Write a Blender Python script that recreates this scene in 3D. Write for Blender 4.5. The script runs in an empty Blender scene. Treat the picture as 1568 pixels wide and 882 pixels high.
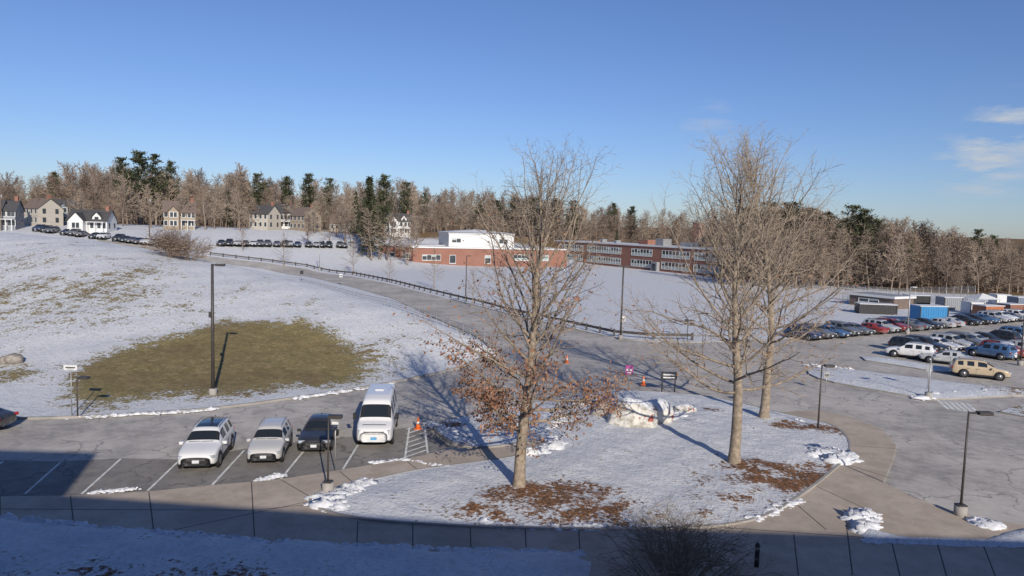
import bpy, math, random
import numpy as np
from mathutils import Vector, Matrix, geometry, noise as mnoise
R=random.Random(7)
sc=bpy.context.scene
# ---------------------------------------------------------------- camera calibration
F=1100.0; CH=12.5; PIT=math.atan(91/1100.0); ROLL=0.030
fw=Vector((0,math.cos(PIT),-math.sin(PIT))); r0=Vector((1,0,0)); u0=Vector((0,math.sin(PIT),math.cos(PIT)))
rt=r0*math.cos(ROLL)+u0*math.sin(ROLL); up=-r0*math.sin(ROLL)+u0*math.cos(ROLL)
def ray(u,v): return fw+rt*((u-784)/F)-up*((v-441)/F)
cam=bpy.data.cameras.new('camera'); co=bpy.data.objects.new('camera',cam); sc.collection.objects.link(co)
M=Matrix((rt,up,-fw)).transposed().to_4x4(); M.translation=Vector((0,0,CH)); co.matrix_world=M
cam.sensor_width=36; cam.lens=36*F/1568; cam.clip_end=6000; cam.clip_start=0.1; sc.camera=co
# ---------------------------------------------------------------- terrain
def sm(x): x=np.clip(x,0,1); return x*x*(3-2*x)
def zbg(X,Y):
    Y0=np.interp(X,[-300,-150,-90,-60,0,60,150,300],[100,105,115,150,240,290,400,500])
    amp=np.interp(X,[-60,60,200],[10,10,5]); return amp*sm((Y-Y0)/120.0)
HT=[(-260,645,350,118,45),(0,643,357,112,42),(110,641,364,106,40),(230,634,383,102,35),(330,627,402,98,30),(450,611,430,90,25),(600,585,471,80,15),(700,563,507,74,8),(748,545,532,70,4)]
_t=[];_d0=[];_dc=[];_zc=[];_bk=[]
for (u,vf,vc,dc,bk) in HT:
    a=ray(u,vf); b=ray(u,vc); _t.append(b.x/b.y); _d0.append(-CH/a.z*a.y); _dc.append(dc); _zc.append(max(0,CH+b.z/b.y*dc)); _bk.append(bk)
_t.append(_t[-1]+0.012);_d0.append(_d0[-1]);_dc.append(_dc[-1]);_zc.append(0);_bk.append(3)
def hill(X,Y):
    Ys=np.maximum(Y,5.0); t=X/Ys
    d0=np.interp(t,_t,_d0);dc=np.interp(t,_t,_dc);zc=np.interp(t,_t,_zc);bk=np.interp(t,_t,_bk)
    fr=sm((Y-d0-0.3)/(dc-d0)); ba=1-sm((Y-dc)/bk)
    z=zc*np.where(Y<dc,fr,ba)
    z=z+0.12*np.sin(X*.35+1)*np.sin(Y*.27)*sm(z/2.0)+0.06*np.sin(X*1.1)*np.sin(Y*.9+X*.3)*sm(z/1.5)
    return z
def ztot(X,Y): return zbg(X,Y)+hill(X,Y)
_Y=np.concatenate([np.arange(15,200,0.1),np.arange(200,900,0.5)])
def G(u,v,fn=ztot):
    r=ray(u,v); X=r.x/r.y*_Y; Zr=CH+r.z/r.y*_Y; d=Zr-fn(X,_Y)
    i=int(np.argmax(d<0))
    if d[i]>=0: i=len(_Y)-1
    if i==0: i=1
    a=d[i-1]/(d[i-1]-d[i]) if d[i-1]!=d[i] else 0
    y=_Y[i-1]+a*(_Y[i]-_Y[i-1]); x=r.x/r.y*y
    return (float(x),float(y),float(fn(np.array(x),np.array(y))))
def G0(u,v):
    r=ray(u,v); k=-CH/r.z; return (r.x*k,r.y*k,0.0)
def P0(l): return [G0(*p)[:2] for p in l]
# ---------------------------------------------------------------- node helper
class NT:
    def __init__(s,name):
        s.m=bpy.data.materials.new(name); s.m.use_nodes=True; s.t=s.m.node_tree; s.b=s.t.nodes['Principled BSDF']
    def n(s,ty,**k):
        n=s.t.nodes.new(ty)
        for a,v in k.items(): setattr(n,a,v)
        return n
    def l(s,a,b): s.t.links.new(a,b)
    def pos(s): return s.n('ShaderNodeNewGeometry').outputs['Position']
    def obj(s): return s.n('ShaderNodeTexCoord').outputs['Object']
    def noise(s,sc_,det=4,vec=None,rough=.6):
        n=s.n('ShaderNodeTexNoise'); n.inputs['Scale'].default_value=sc_; n.inputs['Detail'].default_value=det; n.inputs['Roughness'].default_value=rough
        if vec is not None: s.l(vec,n.inputs['Vector'])
        return n.outputs['Fac']
    def math(s,op,a,b=0.0,c=None,clamp=False):
        n=s.n('ShaderNodeMath',operation=op,use_clamp=clamp)
        for i,x in enumerate([a,b,c]):
            if x is None: continue
            if isinstance(x,(int,float)): n.inputs[i].default_value=x
            else: s.l(x,n.inputs[i])
        return n.outputs[0]
    def rng(s,x,a,b,c=0.0,d=1.0):
        n=s.n('ShaderNodeMapRange'); s.l(x,n.inputs[0])
        for i,v in enumerate([a,b,c,d]): n.inputs[i+1].default_value=v
        return n.outputs[0]
    def mix(s,f,a,b,mode='MIX'):
        n=s.n('ShaderNodeMix',data_type='RGBA',blend_type=mode)
        for i,x in ((0,f),(6,a),(7,b)):
            if isinstance(x,(int,float)): n.inputs[i].default_value=x
            elif isinstance(x,tuple): n.inputs[i].default_value=(*x,1)
            else: s.l(x,n.inputs[i])
        return n.outputs[2]
    def attr(s,name): return s.n('ShaderNodeAttribute',attribute_name=name).outputs['Fac']
    def bump(s,h,st=.3,dist=.05):
        n=s.n('ShaderNodeBump'); n.inputs['Strength'].default_value=st; n.inputs['Distance'].default_value=dist; s.l(h,n.inputs['Height']); s.l(n.outputs[0],s.b.inputs['Normal'])
    def fin(s,col,rough=.8,spec=.3,metal=0):
        if isinstance(col,tuple): s.b.inputs['Base Color'].default_value=(*col,1)
        else: s.l(col,s.b.inputs['Base Color'])
        s.b.inputs['Roughness'].default_value=rough; s.b.inputs['Specular IOR Level'].default_value=spec; s.b.inputs['Metallic'].default_value=metal
        return s.m
def plain(name,c,rough=.7,spec=.3,metal=0,var=.25,scale=3,objc=True):
    t=NT(name); v=t.obj(); n=t.noise(scale,3,v)
    d=tuple(x*(1-var) for x in c); e=tuple(min(1,x*(1+var*.6)) for x in c)
    return t.fin(t.mix(t.rng(n,.3,.7),d,e),rough,spec,metal)
def ground_mat():
    t=NT('snow_ground'); p=t.pos()
    big=t.noise(.12,4,p); mid=t.noise(.9,5,p,.7); fine=t.noise(5,4,p,.75)
    bare=t.attr('bare'); leaf=t.attr('leaf')
    v=t.math('MULTIPLY_ADD',bare,1.0,t.math('MULTIPLY',t.math('SUBTRACT',big,.5),.75))
    v=t.math('ADD',v,t.math('MULTIPLY',t.math('SUBTRACT',mid,.5),1.5))
    v=t.math('ADD',v,t.math('MULTIPLY',t.math('SUBTRACT',fine,.5),1.4))
    mk=t.rng(v,.34,.50)
    g=t.mix(t.rng(mid,.35,.65),(.15,.115,.05),(.34,.26,.125)); g=t.mix(t.rng(fine,.4,.62),g,(.17,.15,.06))
    g=t.mix(t.rng(t.noise(2.7,4,p,.7),.52,.68,0,.6),g,(.42,.33,.19)); g=t.mix(t.rng(big,.45,.62,0,.45),g,(.15,.105,.06))
    lf=t.mix(t.rng(t.noise(7,4,p,.8),.42,.6),(.07,.045,.03),(.32,.155,.07))
    g=t.mix(leaf,g,lf)
    sn=t.mix(t.rng(mid,.3,.7),(.54,.56,.59),(.70,.71,.725))
    sn=t.mix(t.rng(fine,.47,.70,0,.5),sn,(.37,.34,.29))
    t.bump(t.math('ADD',t.math('MULTIPLY',fine,.6),mid),.8,.15)
    return t.fin(t.mix(mk,sn,g),.8,.15)
M_ground=ground_mat()
def asphalt_mat(name='asphalt',k=1.0):
    t=NT(name); p=t.pos()
    a=t.noise(.14,5,p); b=t.noise(1.1,6,p,.75); c=t.noise(30,2,p)
    s_=lambda *q: tuple(x*k for x in q)
    col=t.mix(t.rng(a,.38,.62),s_(.18,.165,.15),s_(.30,.275,.245))
    col=t.mix(t.rng(b,.42,.68,0,.6),col,s_(.38,.35,.31))
    col=t.mix(t.rng(b,.42,.30,0,.5),col,s_(.12,.115,.11))
    col=t.mix(t.rng(c,.3,.7,0,.3),col,s_(.13,.13,.13))
    dv=t.n('ShaderNodeVectorMath',operation='ADD'); t.l(p,dv.inputs[0])
    nn=t.n('ShaderNodeTexNoise'); nn.inputs['Scale'].default_value=.5; nn.inputs['Detail'].default_value=4; t.l(p,nn.inputs['Vector'])
    sc2=t.n('ShaderNodeVectorMath',operation='SCALE'); sc2.inputs['Scale'].default_value=3.0; t.l(nn.outputs['Color'],sc2.inputs[0]); t.l(sc2.outputs[0],dv.inputs[1])
    vo=t.n('ShaderNodeTexVoronoi',feature='DISTANCE_TO_EDGE'); vo.inputs['Scale'].default_value=.3; t.l(dv.outputs[0],vo.inputs['Vector'])
    cr=t.math('MULTIPLY',t.rng(vo.outputs['Distance'],.0,.022,1,0),t.rng(a,.40,.52))
    col=t.mix(t.math('MULTIPLY',cr,.8),col,s_(.10,.095,.09))
    w=t.rng(t.noise(.33,4,p),.57,.64,0,.4); col=t.mix(w,col,s_(.13,.125,.12))
    t.bump(c,.2,.01)
    return t.fin(col,.8,.2)
M_asph=asphalt_mat('asphalt',1.75); M_asphd=asphalt_mat('asphalt_bays',.95)
def conc_mat(name,c1,c2):
    t=NT(name); p=t.pos(); a=t.noise(.5,5,p,.75); c=t.noise(25,3,p)
    col=t.mix(t.rng(a,.38,.62),c1,c2); col=t.mix(t.rng(c,.3,.7,0,.3),col,tuple(x*.6 for x in c1)); col=t.mix(t.rng(t.noise(.25,4,p),.55,.62,0,.4),col,tuple(x*.55 for x in c1)); t.bump(c,.15,.01)
    return t.fin(col,.8,.2)
M_conc=conc_mat('concrete_walk',(.40,.33,.26),(.54,.455,.37))
M_kerb=conc_mat('kerb_stone',(.27,.26,.24),(.42,.39,.36))
M_joint=plain('joint',(.10,.09,.08)); M_line=plain('road_paint',(.68,.68,.64),.7,.3,0,.35,2)
M_snowp=plain('snow_heap',(.66,.67,.70),.8,.15,0,.18,5)
M_bark=plain('bark',(.30,.245,.19),.9,.1,0,.45,4); M_twig=plain('twig',(.31,.25,.19),.9,.1,0,.25)
M_twigd=plain('far_twig',(.24,.18,.14),.9,.1,0,.3,.3); M_twige=plain('far_twig_b',(.29,.23,.18),.9,.1,0,.3,.3); M_twigr=plain('far_twig_c',(.18,.14,.115),.9,.1,0,.3,.3)
M_leaf=plain('dry_leaf',(.27,.13,.075),.8,.15,0,.5,1.5)
M_leafb=plain('dry_leaf_b',(.36,.20,.125),.8,.15,0,.4,1.5)
M_need=plain('pine_needles',(.070,.082,.048),.8,.15,0,.5,.6); M_need2=plain('pine_needles_b',(.12,.125,.07),.8,.15,0,.4,.6)
M_dark=plain('dark_metal',(.035,.034,.036),.5,.4); M_pole=plain('bronze_pole',(.06,.052,.048),.5,.4); M_galv=plain('galvanised',(.38,.38,.38),.45,.5,.5)
M_wood=plain('weathered_wood',(.16,.12,.09),.9,.1)
M_white=plain('white_paint',(.66,.66,.65),.6,.3,0,.1); M_red=plain('red_paint',(.5,.04,.03),.5,.4,0,.15); M_org=plain('orange_plastic',(.75,.16,.03),.5,.4,0,.1); M_orgd=plain('faded_orange',(.42,.17,.09),.6,.3,0,.2)
M_blue=plain('blue_paint',(.04,.22,.46),.5,.4,0,.15); M_pur=plain('purple_paint',(.33,.06,.22),.5,.4,0,.15)
def brick_mat(name,c1,c2,mort):
    t=NT(name); v=t.obj(); b=t.n('ShaderNodeTexBrick'); mp=t.n('ShaderNodeMapping'); mp.inputs['Rotation'].default_value=(math.radians(90),0,0)
    t.l(v,mp.inputs[0]); t.l(mp.outputs[0],b.inputs['Vector']); b.inputs['Scale'].default_value=4
    b.inputs['Color1'].default_value=(*c1,1); b.inputs['Color2'].default_value=(*c2,1); b.inputs['Mortar'].default_value=(*mort,1); b.inputs['Mortar Size'].default_value=.012
    col=t.mix(t.rng(t.noise(.3,4,v),.35,.65,0,.4),b.outputs['Color'],tuple(x*.6 for x in c1)); return t.fin(col,.85,.2)
M_brick=brick_mat('red_brick',(.33,.15,.105),(.25,.11,.08),(.3,.26,.22))
M_glass=plain('window_glass',(.05,.06,.07),.12,.6,0,.4,.5)
M_panel=plain('window_panel',(.42,.47,.45),.5,.3,0,.15)
M_roofs=plain('shingle_dark',(.08,.078,.08),.9,.1,0,.3); M_roofb=plain('shingle_brown',(.18,.14,.12),.9,.1,0,.3)
M_cream=plain('cream_siding',(.44,.40,.34),.7,.2,0,.1); M_yel=plain('tan_siding',(.30,.245,.185),.7,.2,0,.1); M_grey=plain('grey_siding',(.27,.28,.30),.7,.2,0,.1); M_blsid=plain('slate_blue_siding',(.17,.20,.25),.7,.2,0,.1)
# ---------------------------------------------------------------- mesh builder
class B:
    def __init__(s): s.v=[];s.f=[];s.m=[];s.mats=[];s.sm=[]
    def mi(s,m):
        if m not in s.mats: s.mats.append(m)
        return s.mats.index(m)
    def add(s,vs,fs,m,smooth=False):
        o=len(s.v); k=s.mi(m)
        s.v+= vs
        for f in fs: s.f.append(tuple(i+o for i in f)); s.m.append(k); s.sm.append(smooth)
    def box(s,x,y,z,sx,sy,sz,m,rz=0,rx=0):
        vs=[(a*sx/2,b*sy/2,c*sz/2) for c in(-1,1) for b in(-1,1) for a in(-1,1)]
        Rm=Matrix.Rotation(rz,3,'Z')@Matrix.Rotation(rx,3,'Y'); vs=[tuple(Rm@Vector(q)+Vector((x,y,z))) for q in vs]
        s.add(vs,[(0,2,3,1),(4,5,7,6),(0,1,5,4),(2,6,7,3),(0,4,6,2),(1,3,7,5)],m)
    def bx(s,x0,x1,y0,y1,z0,z1,m): s.box((x0+x1)/2,(y0+y1)/2,(z0+z1)/2,x1-x0,y1-y0,z1-z0,m)
    def tube(s,pts,rad,m,n=8,cap=True,smooth=True):
        vs=[];fs=[]
        pts=[Vector(p) for p in pts]; N=len(pts)
        for i,p in enumerate(pts):
            d=(pts[min(i+1,N-1)]-pts[max(i-1,0)]).normalized()
            a=Vector((1,0,0)) if abs(d.x)<.8 else Vector((0,1,0)); x=d.cross(a).normalized(); y=d.cross(x)
            if n==2:
                q=p-x*rad[i]; w=p+x*rad[i]; vs.append(tuple(q)); vs.append(tuple(w)); continue
            for k in range(n):
                q=2*math.pi*k/n; vs.append(tuple(p+(x*math.cos(q)+y*math.sin(q))*rad[i]))
        for i in range(N-1):
            for k in range(1 if n==2 else n):
                fs.append((i*n+k,i*n+(k+1)%n,(i+1)*n+(k+1)%n,(i+1)*n+k))
        if cap: fs.append(tuple(range(n-1,-1,-1))); fs.append(tuple((N-1)*n+k for k in range(n)))
        s.add(vs,fs,m,smooth and n>2)
    def mesh(s,name):
        me=bpy.data.meshes.new(name); me.from_pydata(s.v,[],s.f)
        for m in s.mats: me.materials.append(m)
        me.polygons.foreach_set('material_index',s.m); me.polygons.foreach_set('use_smooth',s.sm); me.update(); return me
    def emit(s,name,loc=(0,0,0),rz=0,parent=None):
        o=bpy.data.objects.new(name,s.mesh(name)); sc.collection.objects.link(o); o.location=loc; o.rotation_euler=(0,0,rz)
        if parent: o.parent=parent
        return o
def inst(name,me,loc,rz=0,s=1,color=None,parent=None,sz=None):
    o=bpy.data.objects.new(name,me); sc.collection.objects.link(o); o.location=loc; o.rotation_euler=(0,0,rz); o.scale=(s,s,sz or s)
    if color: o.color=(*color,1)
    if parent: o.parent=parent
    return o
def empty(name):
    o=bpy.data.objects.new(name,None); sc.collection.objects.link(o); return o
# ---------------------------------------------------------------- terrain mesh
def sdist(px,py,poly):
    poly=np.array(poly); n=len(poly); ins=np.zeros(px.shape,bool); dm=np.full(px.shape,1e9)
    for i in range(n):
        ax,ay=poly[i]; bx,by=poly[(i+1)%n]
        c=((ay>py)!=(by>py)); xx=(bx-ax)*(py-ay)/((by-ay) if by!=ay else 1e-9)+ax; ins^=c&(px<xx)
        L=(bx-ax)**2+(by-ay)**2+1e-9; t=np.clip(((px-ax)*(bx-ax)+(py-ay)*(by-ay))/L,0,1)
        dm=np.minimum(dm,np.hypot(px-ax-t*(bx-ax),py-ay-t*(by-ay)))
    return np.where(ins,dm,-dm)
xs=np.concatenate([np.linspace(-2500,-320,14),np.arange(-300,-80,6),np.arange(-80,20,.6),np.arange(20,110,3),np.arange(110,320,8),np.linspace(330,2500,14)])
ys=np.concatenate([np.linspace(-300,10,10),np.arange(15,40,2.5),np.arange(40,125,.6),np.arange(125,420,4),np.linspace(430,4500,20)])
X,Y=np.meshgrid(xs,ys); Z=ztot(X,Y)
Z=Z+np.interp(Y,[450,900,4500],[0,6,40])
grassP=[G(*p)[:2] for p in [(-60,575),(0,566),(80,556),(150,545),(230,515),(330,494),(400,488),(480,494),(530,510),(568,528),(590,555),(600,572),(560,584),(470,592),(380,600),(300,606),(200,614),(120,620),(40,618),(-60,612)]]
sd=sdist(X,Y,grassP)+1.1*np.sin(X*.55)*np.sin(Y*.35+X*.2); bare=np.clip(.40+sd/8.0,0,.9)
for u,v,r,a_ in [(120,455,10,.42),(190,440,9,.42),(10,455,5,.45),(230,530,6,.35),(540,560,6,.3),(60,500,8,.24),(330,450,9,.26),(430,470,8,.24),(60,400,14,.28),(200,410,14,.24),(600,520,6,.28),(500,470,7,.24),(20,590,4,-.5),(50,598,3,-.4)]:
    g=G(u,v); w_=np.clip(1-np.hypot(X-g[0],(Y-g[1])*.5)/r,0,1)**.5
    bare=np.maximum(bare,a_*w_) if a_>0 else bare+a_*w_
far=np.clip((Y-225)/40,0,1)*(X<60)*.7*np.clip((zbg(X,Y)-6.5)/2,0,1); bare=np.maximum(bare,far)
bare=np.maximum(bare,.9*np.clip((Y-300)/20,0,1))
fr_=.9*np.clip((X-85)/20,0,1)*np.clip((Y-(168))/10,0,1); bare=np.maximum(bare,fr_)
leafv=np.clip(np.maximum(np.clip((Y-215)/30,0,1),fr_*1.2),0,1)*.6
me=bpy.data.meshes.new('ground'); nx=len(xs);ny=len(ys)
V=np.stack([X.ravel(),Y.ravel(),Z.ravel()],1); ii=(np.arange(ny-1)[:,None]*nx+np.arange(nx-1)[None,:]).ravel()
me.from_pydata(V.tolist(),[],np.stack([ii,ii+1,ii+nx+1,ii+nx],1).tolist()); me.polygons.foreach_set('use_smooth',[True]*len(ii))
me.attributes.new('bare','FLOAT','POINT').data.foreach_set('value',bare.ravel().astype('f')); me.attributes.new('leaf','FLOAT','POINT').data.foreach_set('value',leafv.ravel().astype('f'))
me.materials.append(M_ground); o=bpy.data.objects.new('ground',me); sc.collection.objects.link(o)
# ---------------------------------------------------------------- patches
def dens(poly,st):
    out=[]
    for i in range(len(poly)):
        a=poly[i];b=poly[(i+1)%len(poly)]; n=max(1,int(math.hypot(b[0]-a[0],b[1]-a[1])/st))
        for k in range(n): out.append((a[0]+(b[0]-a[0])*k/n,a[1]+(b[1]-a[1])*k/n))
    return out
def smoothpoly(poly,it=2,closed=True):
    for _ in range(it):
        q=[];n=len(poly)
        rngx=range(n) if closed else range(n-1)
        if not closed: q.append(poly[0])
        for i in rngx:
            a=poly[i];b=poly[(i+1)%n]; q.append((a[0]*.75+b[0]*.25,a[1]*.75+b[1]*.25)); q.append((a[0]*.25+b[0]*.75,a[1]*.25+b[1]*.75))
        if not closed: q.append(poly[-1])
        poly=q
    return poly
def patch(name,poly,z,mat,grid=None,zf=None,skirt=0.0,kmat=None,attrs=None):
    pts=[Vector(p) for p in poly]; nb=len(pts)
    if grid:
        pa=np.array(poly); gx,gy=np.meshgrid(np.arange(pa[:,0].min(),pa[:,0].max(),grid),np.arange(pa[:,1].min(),pa[:,1].max(),grid))
        s=sdist(gx,gy,poly); k=s>grid*.5
        pts+= [Vector((a,b)) for a,b in zip(gx[k],gy[k])]
    r=geometry.delaunay_2d_cdt(pts,[(i,(i+1)%nb) for i in range(nb)],[],1,1e-5)
    vs=r[0]; fs=[tuple(f) for f in r[2]]
    xy=np.array([(v.x,v.y) for v in vs]); s=sdist(xy[:,0],xy[:,1],poly); zz=np.full(len(vs),float(z))
    if zf is not None: zz=zz+zf(xy[:,0],xy[:,1],np.abs(s))
    V=[(a[0],a[1],c) for a,c in zip(xy,zz)]; mi=[0]*len(fs)
    F2=list(fs); n0=len(V)
    if skirt:
        V+= [(p[0],p[1],z) for p in poly]+[(p[0],p[1],z-skirt) for p in poly]
        for i in range(nb):
            j=(i+1)%nb; F2.append((n0+i,n0+j,n0+nb+j,n0+nb+i)); mi.append(1)
    me=bpy.data.meshes.new(name); me.from_pydata(V,[],F2); me.materials.append(mat); me.materials.append(kmat or mat)
    me.polygons.foreach_set('material_index',mi); me.polygons.foreach_set('use_smooth',[i==0 for i in mi])
    for an in ('bare','leaf'):
        at=me.attributes.new(an,'FLOAT','POINT'); val=np.zeros(len(V),'f')
        if attrs: val[:n0]=attrs(an,xy[:,0],xy[:,1],np.abs(s))
        at.data.foreach_set('value',val)
    o=bpy.data.objects.new(name,me); sc.collection.objects.link(o); return o
def strip(name,pts,w,z0,z1,mat,closed=False,zf=None,off=0):
    n=len(pts); V=[];Fc=[]
    for i,p in enumerate(pts):
        a=pts[(i-1)%n] if closed or i>0 else p; b=pts[(i+1)%n] if closed or i<n-1 else p
        dx,dy=b[0]-a[0],b[1]-a[1]; L=math.hypot(dx,dy)+1e-9; nx_,ny_=-dy/L,dx/L
        zb=float(zf(np.array(p[0]),np.array(p[1]))) if zf else 0
        for q,zq in ((off-w/2,z0),(off-w/2,z1),(off+w/2,z1),(off+w/2,z0)): V.append((p[0]+nx_*q,p[1]+ny_*q,zb+zq))
    for i in range(n if closed else n-1):
        j=(i+1)%n
        for k in range(3): Fc.append((i*4+k,i*4+k+1,j*4+k+1,j*4+k))
    me=bpy.data.meshes.new(name); me.from_pydata(V,[],Fc); me.materials.append(mat); o=bpy.data.objects.new(name,me); sc.collection.objects.link(o); return o
hk=[(-200,645),(0,643),(110,641),(230,634),(330,627),(450,611),(540,597),(600,587),(700,566),(735,551),(752,537),(738,520),(700,503),(662,486)]
uk=[(690,459),(740,471),(780,482),(860,500),(940,519),(1000,524),(1060,525),(1130,523),(1200,520),(1240,515)]
asp=P0(hk+uk)+[(36,92),(85,124),(140,160),(190,160),(190,15),(-80,15),(-120,25)]
patch('asphalt_road',asp,0.012,M_asph)
patch('parking_bays',P0([(-200,707),(0,705),(93,707),(186,702),(274,704),(374,688),(466,676),(548,668),(640,652),(662,662),(690,685),(620,707),(520,724),(430,738),(327,747),(228,757),(110,763),(0,765),(-200,777)]),0.016,M_asphd)
strip('kerb',smoothpoly(P0(hk),2,False),.16,-.05,.15,M_kerb)
strip('kerb',smoothpoly(P0(uk),2,False),.16,-.05,.13,M_kerb)
upE=[(150,366),(240,382),(322,393),(400,402),(470,412),(540,424),(600,436),(650,449),(690,459)]
loE=[(150,369),(240,387),(322,401),(400,411),(470,423),(540,440),(600,457),(635,473),(662,486)]
Ue=[G(*p,fn=zbg) for p in upE]; Le=[G(*p,fn=zbg) for p in loE]
V=[];Fc=[];K=14;C=5
for i in range(len(Ue)-1):
    for k in range(K+(i==len(Ue)-2)):
        t=k/K
        for c in range(C+1):
            s=c/C; x=(Ue[i][0]*(1-t)+Ue[i+1][0]*t)*(1-s)+(Le[i][0]*(1-t)+Le[i+1][0]*t)*s; y=(Ue[i][1]*(1-t)+Ue[i+1][1]*t)*(1-s)+(Le[i][1]*(1-t)+Le[i+1][1]*t)*s
            V.append((x,y,float(ztot(np.array(x),np.array(y)))+.06))
nr=len(V)//(C+1)
for i in range(nr-1):
    for c in range(C): a=i*(C+1)+c; Fc.append((a,a+1,a+C+2,a+C+1))
me=bpy.data.meshes.new('access_road'); me.from_pydata(V,[],Fc); me.materials.append(M_asph); sc.collection.objects.link(bpy.data.objects.new('access_road',me))
walk=[(-200,776),(0,764),(110,762),(228,756),(327,746),(430,737),(520,723),(620,706),(690,691),(740,680),(835,662),(900,640),(1100,628),(1190,634),(1250,630),(1300,640),(1350,660),(1372,684),(1366,710),(1352,742),(1400,765),(1475,792),(1560,806),(1800,840)]
WK=P0(walk)+[(45,14),(-45,14)]
patch('concrete_sidewalk',dens(WK,2),0.11,M_conc,skirt=.15,kmat=M_kerb)
isl=[(672,668),(662,655),(700,642),(770,630),(850,613),(900,604),(940,600),(1010,603),(1100,611),(1180,632),(1230,643),(1280,655),(1304,680),(1296,706),(1250,745),(1215,770),(1170,797),(1100,811),(1000,815),(900,815),(740,812),(640,807),(560,801),(500,789),(474,775),(476,762),(520,750),(560,741),(640,723),(720,713),(790,703),(838,690),(856,676),(800,682),(740,690),(700,686)]
ISL=dens(smoothpoly(P0(isl),2),.5)
mul=[(815,765,2.6,.75),(860,765,3.0,.9),(905,785,3.0,.8),(780,798,2.0,.65),(950,800,2.0,.6),(1010,808,1.8,.5),(850,800,2.0,.65),(1160,722,2.2,.8),(1200,738,3.2,.85),(1240,735,2.2,.8),(1262,725,1.8,.7),(1270,662,1.8,.85),(1205,655,1.4,.8),(1150,775,2.2,.5),(1060,785,2.4,.45),(1100,745,1.8,.42),(740,790,1.6,.6),(1085,632,1.2,.8),(1250,660,1.4,.8),(690,655,1.2,.9),(830,690,1.0,.8),(700,690,1.6,.8),(1080,765,1.6,.4),(930,770,1.6,.5),(930,700,3,.25),(700,775,3,.28),(1050,700,3,.22),(620,770,3,.2)]
MU=[(*G0(u,v)[:2],r,a) for u,v,r,a in mul]
def iattr(an,x,y,s):
    v=np.zeros(x.shape)
    for mx,my,r,a in MU:
        v=np.maximum(v,a*np.clip(1.35*(1-np.hypot((x-mx)*.7,y-my)/r),0,1)**.7)
    return (v*.66 if an=='bare' else np.clip(v*2.2,0,1))
def bumps(x,y,s): return (0.10*sm(s/2.5)+0.05*np.sin(x*1.3)*np.cos(y*1.1)*sm(s/1)+.04*np.sin(x*3.1+y)*np.sin(y*3.7)*sm(s))
patch('snow_island',ISL,0.17,M_ground,grid=.45,zf=bumps,skirt=.2,kmat=M_kerb,attrs=iattr)
strip('kerb',ISL,.14,.0,.19,M_kerb,True)
s1=[(-200,790),(0,796),(60,802),(130,812),(240,822),(330,829),(400,833),(550,841),(650,845),(720,848),(900,854),(905,900),(900,990),(-300,990)]
S1=dens(smoothpoly(P0(s1),1),.4)
S1=[(x+.10*math.sin(i*1.7),y+.16*math.sin(i*.9)+.12*math.sin(i*.37)+R.uniform(-.08,.08)) for i,(x,y) in enumerate(S1)]
patch('snow_lawn',S1,.13,M_ground,grid=.5,zf=lambda x,y,s:.22*sm(s/.5)+.1*np.sin(x*1.7)*np.sin(y*1.3)*sm(s/1),skirt=.1,kmat=M_snowp,attrs=lambda an,x,y,s:(np.clip((25.2-y)/1.2,0,1)*np.clip((-2-x)/8,0,1)*.34 if an=='bare' else 0*x+1))
s2=[(1298,797),(1315,790),(1334,786),(1332,800),(1330,816),(1380,826),(1450,830),(1520,830),(1560,812),(1620,815),(1650,845),(1560,842),(1450,840),(1380,836),(1330,832),(1312,818)]
S2=dens(smoothpoly(P0(s2),1),.4); S2=[(x+R.uniform(-.06,.06),y+R.uniform(-.08,.08)) for x,y in S2]
patch('snow_verge',S2,.12,M_ground,grid=.4,zf=lambda x,y,s:.2*sm(s/.4),skirt=.1,kmat=M_snowp)
s3=[(1232,571),(1250,564),(1300,567),(1400,580),(1480,590),(1568,597),(1700,603),(1700,612),(1568,606),(1490,611),(1430,613),(1400,609),(1330,597),(1260,584)]
patch('snow_island',dens(smoothpoly(P0(s3),1),.8),.14,M_ground,grid=.8,zf=lambda x,y,s:.15*sm(s/1),skirt=.18,kmat=M_kerb,attrs=lambda an,x,y,s:np.clip((x-38)/6,0,1)*.42+.1 if an=='bare' else 0*x+.5)
s4=[(1318,547),(1345,549),(1400,557),(1462,566),(1480,573),(1430,570),(1370,560),(1325,553)]
patch('snow_island',dens(P0(s4),.8),.14,M_ground,grid=.8,zf=lambda x,y,s:.2*sm(s/1),skirt=.18,kmat=M_kerb)
s5=[(1530,632),(1568,622),(1700,620),(1700,650),(1568,640)]
patch('snow_island',dens(P0(s5),.8),.14,M_ground,grid=.8,skirt=.18,kmat=M_kerb,attrs=lambda an,x,y,s:0*x+.45)
jb=B()
def seg(b,p,q,w,z,m):
    p=Vector((*p,0));q=Vector((*q,0)); d=(q-p).normalized(); n=Vector((-d.y,d.x,0))*w/2
    b.add([(*(p-n)[:2],z),(*(q-n)[:2],z),(*(q+n)[:2],z),(*(p+n)[:2],z)],[(0,1,2,3)],m)
for a in [((108,763),(112,800)),((228,757),(236,822)),((0,797),(0,764)),((385,741),(390,832)),((548,802),(546,841)),((632,807),(632,845)),((720,812),(721,848)),((804,814),(806,851)),((886,815),(888,853)),((1010,818),(1012,870)),((1080,815),(1090,880)),((1215,822),(1222,885)),((1295,800),(1305,885)),((1365,833),(1378,888)),((1435,836),(1450,890)),((1505,838),(1525,890)),((1250,748),(1330,785)),((1290,712),(1362,735)),((1302,685),(1372,690)),((1215,772),(1265,815)),((1100,811),(1240,821)),((1240,821),(1640,848)),((236,822),(480,770)),((520,725),(545,746)),((620,707),(640,723)),((430,738),(476,765)),((-100,783),(390,785)),((390,785),(474,776))]:
    seg(jb,G0(*a[0])[:2],G0(*a[1])[:2],.05,.114,M_joint)
jb.emit('sidewalk_joints')
lb=B()
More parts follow.
